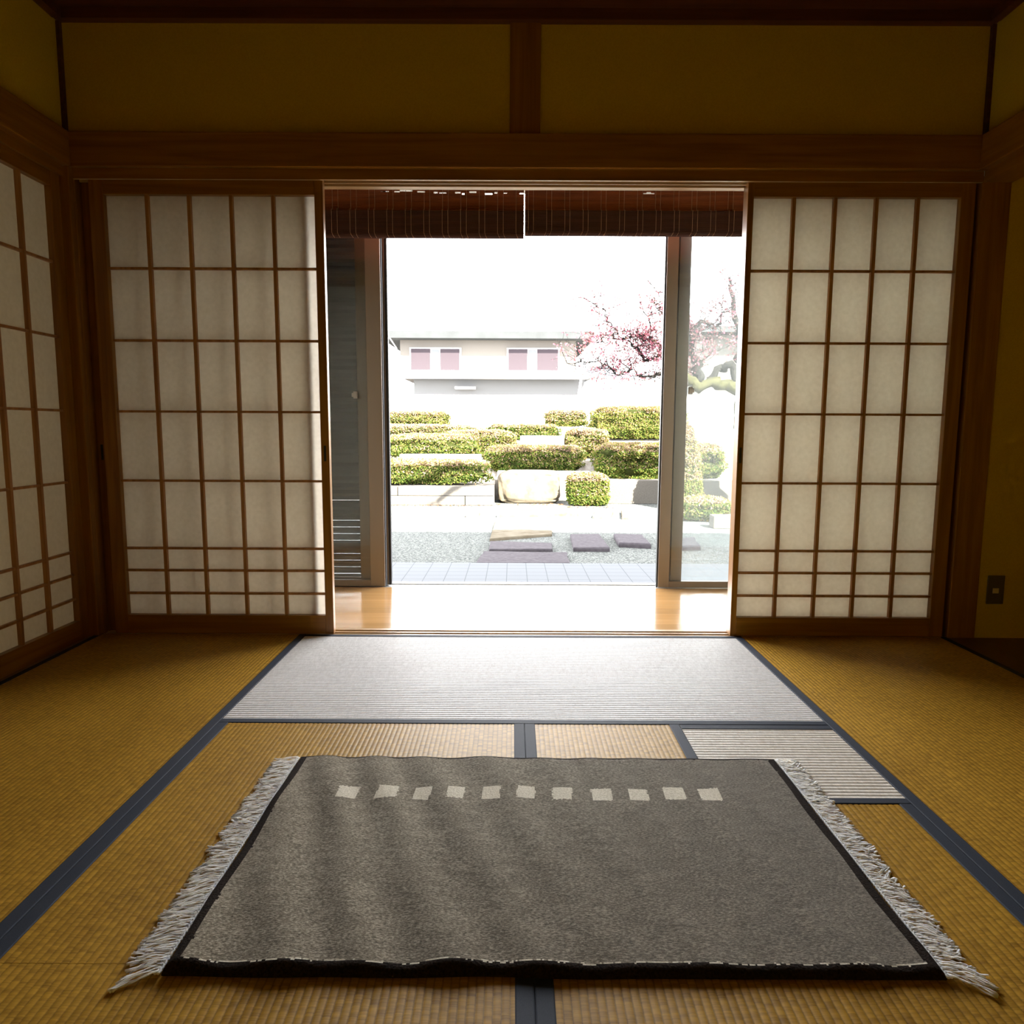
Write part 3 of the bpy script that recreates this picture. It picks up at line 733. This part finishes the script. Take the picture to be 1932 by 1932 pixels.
# curb of two courses of granite blocks
GC = 'granite curb blocks at left'
def block(label, x0, x1, y0, y1, z0, z1, grp=GC, mat=None, name='curb_block'):
    bm = boxes((x0, x1, y0, y1, z0, z1)); bmesh.ops.subdivide_edges(bm, edges=bm.edges, cuts=3, use_grid_fill=True)
    for v in bm.verts:
        v.co += Vector((0, noise.noise(v.co*3)*.012, noise.noise(v.co*4+Vector((5, 0, 0)))*.008 if v.co.z > z0+.01 else 0))
    o = obj(name, bm, mat or m_granite, None, .008)
    return tag(o, label, 'curb', grp)
block('upper granite curb block at the far left, mostly hidden by the door frame', -3.3, -1.81, 8.02, 8.24, -.188, -.045)
block('long upper granite curb block with diagonal tree shadows, ending at the boulder', -1.80, -.335, 8.02, 8.24, -.188, -.045)
block('lower granite curb block at left, under the two upper blocks', -3.1, -.775, 8.0, 8.24, ZG, -.192)
block('short lower granite curb block beside the boulder', -.765, -.335, 8.0, 8.24, ZG, -.192)
block('grey kerb stone seen through the right glass pane', 2.35, 2.95, 5.55, 5.75, ZG, -.18, 'kerb at right')
block('pale stone ledge between the lower and middle hedges at left', -2.0, -.60, 9.5, 9.85, .25, .385, 'pale ledges on the bank', m_white, 'stone_ledge')
block('pale stone ledge between the middle hedges, right of centre', .10, .92, 10.6, 11.0, .5, .70, 'pale ledges on the bank', m_white, 'stone_ledge')
block('pale stone retaining ledge at right, in front of the right hedge', 1.47, 3.6, 8.35, 8.6, ZG, .04, 'pale ledges on the bank', m_granite, 'stone_ledge')
block('broad white stone step at the top of the bank', -.55, .62, 12.0, 12.5, .6, 1.05, 'pale ledges on the bank', m_white, 'stone_ledge')
block('long pale stone coping behind the boulder', -.30, 1.28, 9.1, 9.5, -.05, .115, 'pale ledges on the bank', m_white, 'stone_ledge')

# boulder
bm = BM(); bmesh.ops.create_icosphere(bm, subdivisions=5, radius=1)
for v in bm.verts:
    p = v.co.copy(); q = Vector([math.copysign(abs(c)**.38, c) for c in p])
    k = 1+.10*noise.noise(p*1.7)+.05*noise.noise(p*4+Vector((3, 0, 0)))
    v.co = Vector((.235+q.x*.50*k, 8.58+q.y*.32*k, -.085+q.z*.262*(1+.06*noise.noise(p*2.5))))
for f in bm.faces: f.smooth = True
tag(obj('boulder', bm, m_stone2), 'large flat faced buff boulder between the curb and the small round bush', 'boulder')
# leaf litter patches
bm = BM()
for i in range(260):
    x = random.uniform(-2.0, 1.5); y = min(7.97, random.gauss(7.9, .05)) if x < -.30 else min(8.2, random.gauss(8.1, .06))
    if .75 < x < 1.45: y = random.gauss(7.75, .07)
    a = random.uniform(0, 6.3); s = random.uniform(.010, .022); zz = ZG+.004+random.uniform(0, .01)
    vs = [bm.verts.new((x+s*math.cos(a+k*PI/2), y+s*math.sin(a+k*PI/2), zz+random.uniform(0, .012))) for k in range(4)]
    bm.faces.new(vs)
tag(obj('fallen_leaves', bm, m_litter), 'brown fallen leaves along the foot of the curb and boulder', 'leaves', None, 'stuff')

# hedges
def hedge(name, label, x0, x1, y0, y1, z0, z1, dens, seed, rnd=.22, mix=(.35, .35, .2, .1), group='clipped azalea hedges on the bank', shape=None, ls=1.0, cat='hedge'):
    rn = random.Random(seed)
    cx, cy, cz = (x0+x1)/2, (y0+y1)/2, (z0+z1)/2; hx, hy, hz = (x1-x0)/2, (y1-y0)/2, (z1-z0)/2
    t = thing(name, label, cat, (cx, cy, z0), group)
    bm = BM(); bmesh.ops.create_icosphere(bm, subdivisions=4, radius=1)
    def surf(p):
        e = .45 if shape != 'round' else .8
        if shape == 'cone':
            q = Vector((p.x, p.y, p.z)); k = .35+.65*(1-max(0, (p.z+1)/2)); q.x *= k; q.y *= k; q = Vector((q.x, q.y, math.copysign(abs(p.z)**.7, p.z)))
        else:
            nn_ = 4.5 if shape != 'round' else 2.4
            q = p/((abs(p.x)**nn_+abs(p.y)**nn_+abs(p.z)**nn_)**(1/nn_))
        lump = 1-rnd*.6+rnd*noise.noise(Vector((p.x*hx*2.2+seed, p.y*hy*2.2, p.z*2)))+rnd*.5*noise.noise(Vector((p.x*hx*6+seed, p.y*5, p.z*4)))
        return Vector((cx+q.x*hx*(1+(lump-1)*.4), cy+q.y*hy*lump, cz+q.z*hz*(min(1, lump+.08) if q.z > 0 else 1)))
    for v in bm.verts:
        s = surf(v.co); v.co = Vector((cx, cy, cz))+(s-Vector((cx, cy, cz)))*.94
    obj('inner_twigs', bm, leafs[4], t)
    bm = BM()
    n = int(dens*(2*hx*2*hz+2*hx*2*hy+2*2*hy*2*hz))
    for i in range(n):
        # sample direction on the box-like surface, favouring front and top
        r = rn.random(); tot = hx*hz+hx*hy+hy*hz*.8
        if r < hx*hz/tot: p = Vector((rn.uniform(-1, 1), -1, rn.uniform(-1, 1)))
        elif r < (hx*hz+hx*hy)/tot: p = Vector((rn.uniform(-1, 1), rn.uniform(-1, 1), 1))
        else: p = Vector((rn.choice((-1, 1)), rn.uniform(-1, 1), rn.uniform(-1, 1)))
        if shape == 'cone': p.normalize()
        s = surf(p)
        s += Vector((rn.gauss(0, .012), rn.gauss(0, .012), rn.gauss(0, .012)))
        hfrac = (s.z-z0)/(z1-z0)
        nrm = Vector((rn.gauss(0, 1), rn.gauss(-.6, 1), rn.gauss(.6, 1))).normalized()
        a = nrm.orthogonal().normalized(); a.rotate(Matrix.Rotation(rn.uniform(0, 6.3), 3, nrm)); b2 = nrm.cross(a)
        l = rn.uniform(.013, .024)*ls; wd = l*.55
        vs = [bm.verts.new(s+a*l), bm.verts.new(s+b2*wd), bm.verts.new(s-a*l), bm.verts.new(s-b2*wd)]
        f = bm.faces.new(vs)
        w_ = list(mix)
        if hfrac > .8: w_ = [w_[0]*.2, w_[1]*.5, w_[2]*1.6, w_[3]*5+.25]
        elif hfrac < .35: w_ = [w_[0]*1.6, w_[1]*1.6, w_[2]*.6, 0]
        if noise.noise(s*2.5) > .25: w_[0] *= 2
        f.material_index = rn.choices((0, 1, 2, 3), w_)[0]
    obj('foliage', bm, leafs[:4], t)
    return t
hedge('clipped_hedge', 'lowest clipped hedge at left, directly above the granite curb', -3.3, -.36, 8.27, 9.05, -.05, .33, 5200, 1)
hedge('clipped_hedge', 'middle clipped hedge at left, above the first pale ledge', -2.40, -.64, 9.9, 10.8, .29, .72, 4200, 2)
hedge('clipped_hedge', 'small green bush at the left edge beside the door frame', -3.2, -2.42, 9.9, 10.5, .29, .66, 4200, 3, mix=(.6, .4, 0, 0))
hedge('clipped_hedge', 'clipped hedge right behind the boulder', -.60, 1.30, 9.6, 10.4, .05, .53, 5000, 4)
hedge('clipped_hedge', 'clipped hedge in the centre with rosy top, left of the pale ledge', -1.4, .08, 10.9, 11.38, .29, .80, 4200, 5, mix=(.15, .4, .35, .2))
hedge('clipped_hedge', 'rosy topped hedge right of the pale ledge', .96, 1.80, 10.5, 11.5, .29, .84, 4200, 6, mix=(.15, .25, .35, .35))
hedge('clipped_hedge', 'low yellow green hedge behind the pale ledge', -.60, .95, 11.62, 11.98, .61, .92, 3600, 7)
hedge('clipped_hedge', 'long hedge at right above the retaining ledge', 1.33, 3.6, 8.75, 10.1, -.02, .60, 5200, 8)
hedge('clipped_hedge', 'tall ochre hedge at the right edge of the opening', 1.50, 3.6, 11.6, 12.55, .61, 1.30, 4200, 9, mix=(.2, .45, .35, .05))
hedge('clipped_hedge', 'pale twiggy hedge at the far upper left', -3.2, -1.38, 12.7, 13.4, .87, 1.20, 3600, 10, mix=(.1, .4, .35, .25))
hedge('clipped_hedge', 'pale rosy hedge beyond the white step, left of the tall ochre hedge', .62, 1.6, 12.65, 13.2, .87, 1.24, 3200, 11, mix=(.08, .25, .35, .5))
hedge('clipped_hedge', 'long low rosy hedge at upper left, in front of the twiggy one', -3.6, -.66, 11.45, 12.3, .61, .90, 3400, 16, mix=(.08, .3, .35, .4))
hedge('round_bush', 'small round bush right of the boulder, standing in front of the ledge', .80, 1.44, 7.93, 8.34, ZG-.01, .155, 9000, 12, shape=None, group='bushes at the foot of the bank', cat='bush', rnd=.16)
hedge('conical_bush', 'pale pink brown cone shaped bush seen through the right glass pane', 2.15, 2.85, 7.3, 8.0, ZG-.02, .95, 3600, 13, shape='cone', mix=(.1, .2, .35, .4), group='bushes at the foot of the bank', cat='bush')
hedge('round_bush', 'low green shrub seen through the right glass pane above the kerb stone', 2.05, 2.85, 6.1, 6.7, ZG-.02, -.03, 5500, 14, shape='round', mix=(.35, .4, .15, .1), group='bushes at the foot of the bank', cat='bush')

# plum tree
t = thing('plum_tree', 'gnarled old plum tree with pink blossom behind the right glass door', 'tree', (3.45, 7.6, ZG))
rn = random.Random(21)
bm = BM(); tips = []
def limb(pts, r0, r1, lv=0, mi=0):
    P = [Vector(p) for p in pts]; Q = []
    for i in range(len(P)-1):
        for k in range(4):
            f = k/4; q = P[i].lerp(P[i+1], f)
            j = .022*(1 if r0 > .02 else .7)
            Q.append(q+Vector((rn.gauss(0, j), rn.gauss(0, j), rn.gauss(0, j))) if (i or k) else q)
    Q.append(P[-1]); n = len(Q)
    R = [(r0+(r1-r0)*i/(n-1))*(1+.22*rn.uniform(-1, 1)) for i in range(n)]
    tube(bm, Q, R, 7 if r0 > .03 else 5, mi=mi)
    return Q
def grow(p, d, ln, r, lv):
    n = 5; P = [p.copy()]; q = p.copy(); dd = d.normalized()
    for i in range(n):
        dd = (dd+Vector((rn.gauss(0, .28), rn.gauss(0, .28), rn.gauss(.03, .25)))).normalized(); q = q+dd*ln/n; P.append(q.copy())
    tube(bm, P, [r*(1-.65*i/n) for i in range(n+1)], 4)
    tips.extend(P[2:])
    if lv > 0:
        for i in range(rn.choice((2, 3))):
            s = P[rn.choice((2, 3, 4))]
            grow(s, (dd+Vector((rn.gauss(0, .8), rn.gauss(0, .8), rn.gauss(.15, .7)))), ln*rn.uniform(.5, .8), r*.55, lv-1)
main = [limb([(3.5, 7.7, ZG), (3.55, 7.65, .3), (3.35, 7.6, .9), (3.25, 7.55, 1.45)], .16, .12, mi=1),
        limb([(3.25, 7.55, 1.4), (2.9, 7.5, 1.52), (2.6, 7.45, 1.45), (2.42, 7.4, 1.55), (2.3, 7.45, 1.75)], .09, .065, mi=1),
        limb([(3.25, 7.55, 1.4), (3.1, 7.5, 1.75), (2.95, 7.6, 1.72), (2.75, 7.6, 1.55)], .07, .05),
        limb([(2.62, 7.45, 1.5), (2.58, 7.5, 1.75), (2.46, 7.5, 2.0), (2.42, 7.4, 2.25), (2.62, 7.5, 2.36)], .075, .035),
        limb([(2.3, 7.45, 1.72), (2.15, 7.5, 1.85), (2.0, 7.5, 1.98), (1.92, 7.5, 2.15)], .055, .022, mi=1),
        limb([(2.15, 7.5, 1.85), (1.85, 7.5, 1.83), (1.72, 7.5, 1.95), (1.6, 7.45, 2.08)], .035, .014),
        limb([(3.2, 7.6, 1.5), (3.25, 7.7, 2.2), (3.1, 7.7, 2.7), (3.05, 7.7, 3.0)], .06, .02),
        limb([(2.2, 7.4, 1.72), (2.0, 7.35, 1.62), (1.8, 7.4, 1.60), (1.62, 7.4, 1.66)], .03, .010),
        limb([(1.95, 7.5, 2.05), (1.75, 7.5, 2.16), (1.5, 7.5, 2.12), (1.3, 7.45, 2.18), (1.12, 7.5, 2.05)], .024, .006),
        limb([(1.65, 7.4, 1.68), (1.45, 7.4, 1.60), (1.3, 7.4, 1.72), (1.15, 7.4, 1.80), (.72, 7.4, 1.76)], .017, .004),
        limb([(1.5, 7.5, 2.12), (1.32, 7.45, 2.32), (1.25, 7.5, 2.5), (1.05, 7.5, 2.62)], .016, .004),
        limb([(1.9, 7.5, 2.12), (1.9, 7.5, 2.35), (1.75, 7.5, 2.6)], .018, .005),
        limb([(2.42, 7.4, 2.25), (2.2, 7.4, 2.4), (2.02, 7.4, 2.5), (1.95, 7.4, 2.75)], .02, .005),
        limb([(2.62, 7.5, 2.36), (2.85, 7.5, 2.3), (3.0, 7.5, 2.5)], .03, .012)]
# upper limbs reaching over the lawn; they throw the dappled shade on the curb
main += [limb([(3.3, 7.6, 1.6), (3.6, 7.2, 2.4), (3.5, 6.4, 3.2), (2.8, 5.6, 3.5), (1.9, 5.0, 3.55), (1.0, 4.6, 3.6), (.2, 4.3, 3.5)], .12, .06),
         limb([(2.8, 5.6, 3.5), (2.3, 5.9, 3.7), (1.5, 5.7, 3.9), (.9, 5.5, 4.0)], .08, .04), limb([(1.9, 5.0, 3.55), (1.6, 4.6, 3.5), (1.0, 4.0, 3.4)], .07, .04),
         limb([(3.5, 6.4, 3.2), (3.3, 6.9, 3.6), (2.6, 7.0, 3.7), (1.9, 6.9, 3.8), (1.2, 6.6, 4.0)], .06, .025)]
for Q in main[3:]:
    for i in range(2, len(Q)):
        for _ in range(4):
            if rn.random() < .85:
                grow(Q[i], Vector((rn.gauss(-.1, 1), rn.gauss(0, .6), rn.gauss(.4, .8))), rn.uniform(.20, .46), .006, 2 if rn.random() < .3 else 1)
obj('branches', bm, [m_bark, m_moss], t)
bm = BM()
for p in tips:
    for _ in range(2):
        if rn.random() > .60: continue
        c = p+Vector((rn.gauss(0, .022), rn.gauss(0, .022), rn.gauss(0, .022)))
        nrm = Vector((rn.gauss(0, 1), rn.gauss(-1, .8), rn.gauss(.2, 1))).normalized(); a = nrm.orthogonal().normalized(); b2 = nrm.cross(a)
        s = rn.uniform(.010, .017); mi = 0 if rn.random() < .62 else 1
        cv = bm.verts.new(c-nrm*s*.3)
        for k in range(5):
            q = 2*PI*k/5; e1, e2 = q-.5, q+.5
            f = bm.faces.new((cv, bm.verts.new(c+(a*math.cos(e1)+b2*math.sin(e1))*s*.75), bm.verts.new(c+(a*math.cos(q)+b2*math.sin(q))*s), bm.verts.new(c+(a*math.cos(e2)+b2*math.sin(e2))*s*.75)))
            f.material_index = mi
bl = obj('blossom', bm, [m_petal, m_petal2], t); bl['kind'] = 'stuff'

# white boundary wall and houses beyond
tag(obj('boundary_wall', boxes((-9, 9, 15, 15.2, .86, 1.665)), m_white), 'long white boundary wall behind the hedges', 'garden wall')
t = thing('house', 'white two storey house with a flat pale roof beyond the boundary wall', 'house', (-.9, 22.85, .86))
obj('wall', boxes((-4.05, 2.18, 22.85, 28, 2.62, 3.95)), m_hwall, t)
obj('lower_wall', boxes((-3.60, 2.5, 23.0, 28, .86, 2.62)), m_hband, t)
bm = BM(); prof = [(22.25, 3.93), (22.25, 4.16), (24.4, 4.46), (28.6, 4.2), (28.6, 3.93)]
profile_x(bm, prof, -4.65, 2.75, closed=True)
for xx in (-4.65, 2.75): bm.faces.new([bm.verts.new((xx, y, z)) for y, z in prof])
obj('roof', bm, m_roof, t)
obj('balcony_band', boxes((-4.1, 2.6, 22.15, 22.85, 2.58, 2.76)), m_white, t)
for (a, b_, c_, d_) in ((-3.66, -2.97, -2.62, -1.94), (-.22, .46, .80, 1.54)):
    wd = obj('window', boxes((a-.05, d_+.05, 22.78, 22.85, 2.84, 3.66)), m_white, t)
    s1 = obj('louver_screen', boxes((a, b_, 22.74, 22.78, 2.88, 3.62)), m_screen, None)
    s2 = obj('louver_screen', boxes((c_, d_, 22.74, 22.78, 2.88, 3.62)), m_screen, None)
    s3 = obj('pane', boxes((b_+.03, c_-.03, 22.76, 22.78, 2.88, 3.60)), m_wglass, None)
    for s in (s1, s2, s3):
        s.parent = wd; s.matrix_parent_inverse = Matrix.Translation(t.location).inverted() @ Matrix.Translation(t.location)
obj('vent_hood', boxes((-2.1, -1.38, 22.6, 23.0, 2.22, 2.30)), m_white, t)
bm = BM(); tube(bm, [(-4.3, 22.05, 3.93), (-4.05, 22.1, 3.55), (-4.05, 22.1, 3.2)], .02, 5); obj('drain_chain', bm, m_alug, t)
bm = BM(); tube(bm, [(2.35, 22.6, 2.6), (2.3, 22.6, 2.2), (2.15, 22.6, 1.4)], .05, 6); obj('downpipe', bm, m_white, t)
t = thing('house', 'low house with a blue hipped roof seen under the plum branches', 'house', (3.8, 27, .86))
bm = BM()
v = [bm.verts.new(p) for p in ((2.9, 26, 2.85), (5.6, 26, 2.85), (5.6, 30, 2.85), (2.9, 30, 2.85), (3.2, 28, 3.5), (3.9, 28, 3.5))]
for f in ((0, 1, 5, 4), (1, 2, 5), (2, 3, 4, 5), (3, 0, 4), (0, 3, 2, 1)): bm.faces.new([v[i] for i in f])
obj('roof', bm, m_broof, t)
obj('wall', boxes((3.05, 5.4, 26.3, 29.8, .86, 2.86)), m_white, t)
t = thing('house', 'grey house with a dark eave line behind the plum tree at right', 'house', (10, 27, .86))
obj('roof', boxes((7.0, 13, 25.6, 31, 4.62, 4.85)), m_roof, t)
obj('wall', boxes((7.6, 12.6, 26.5, 30.5, .86, 4.62)), m_hwall, t)
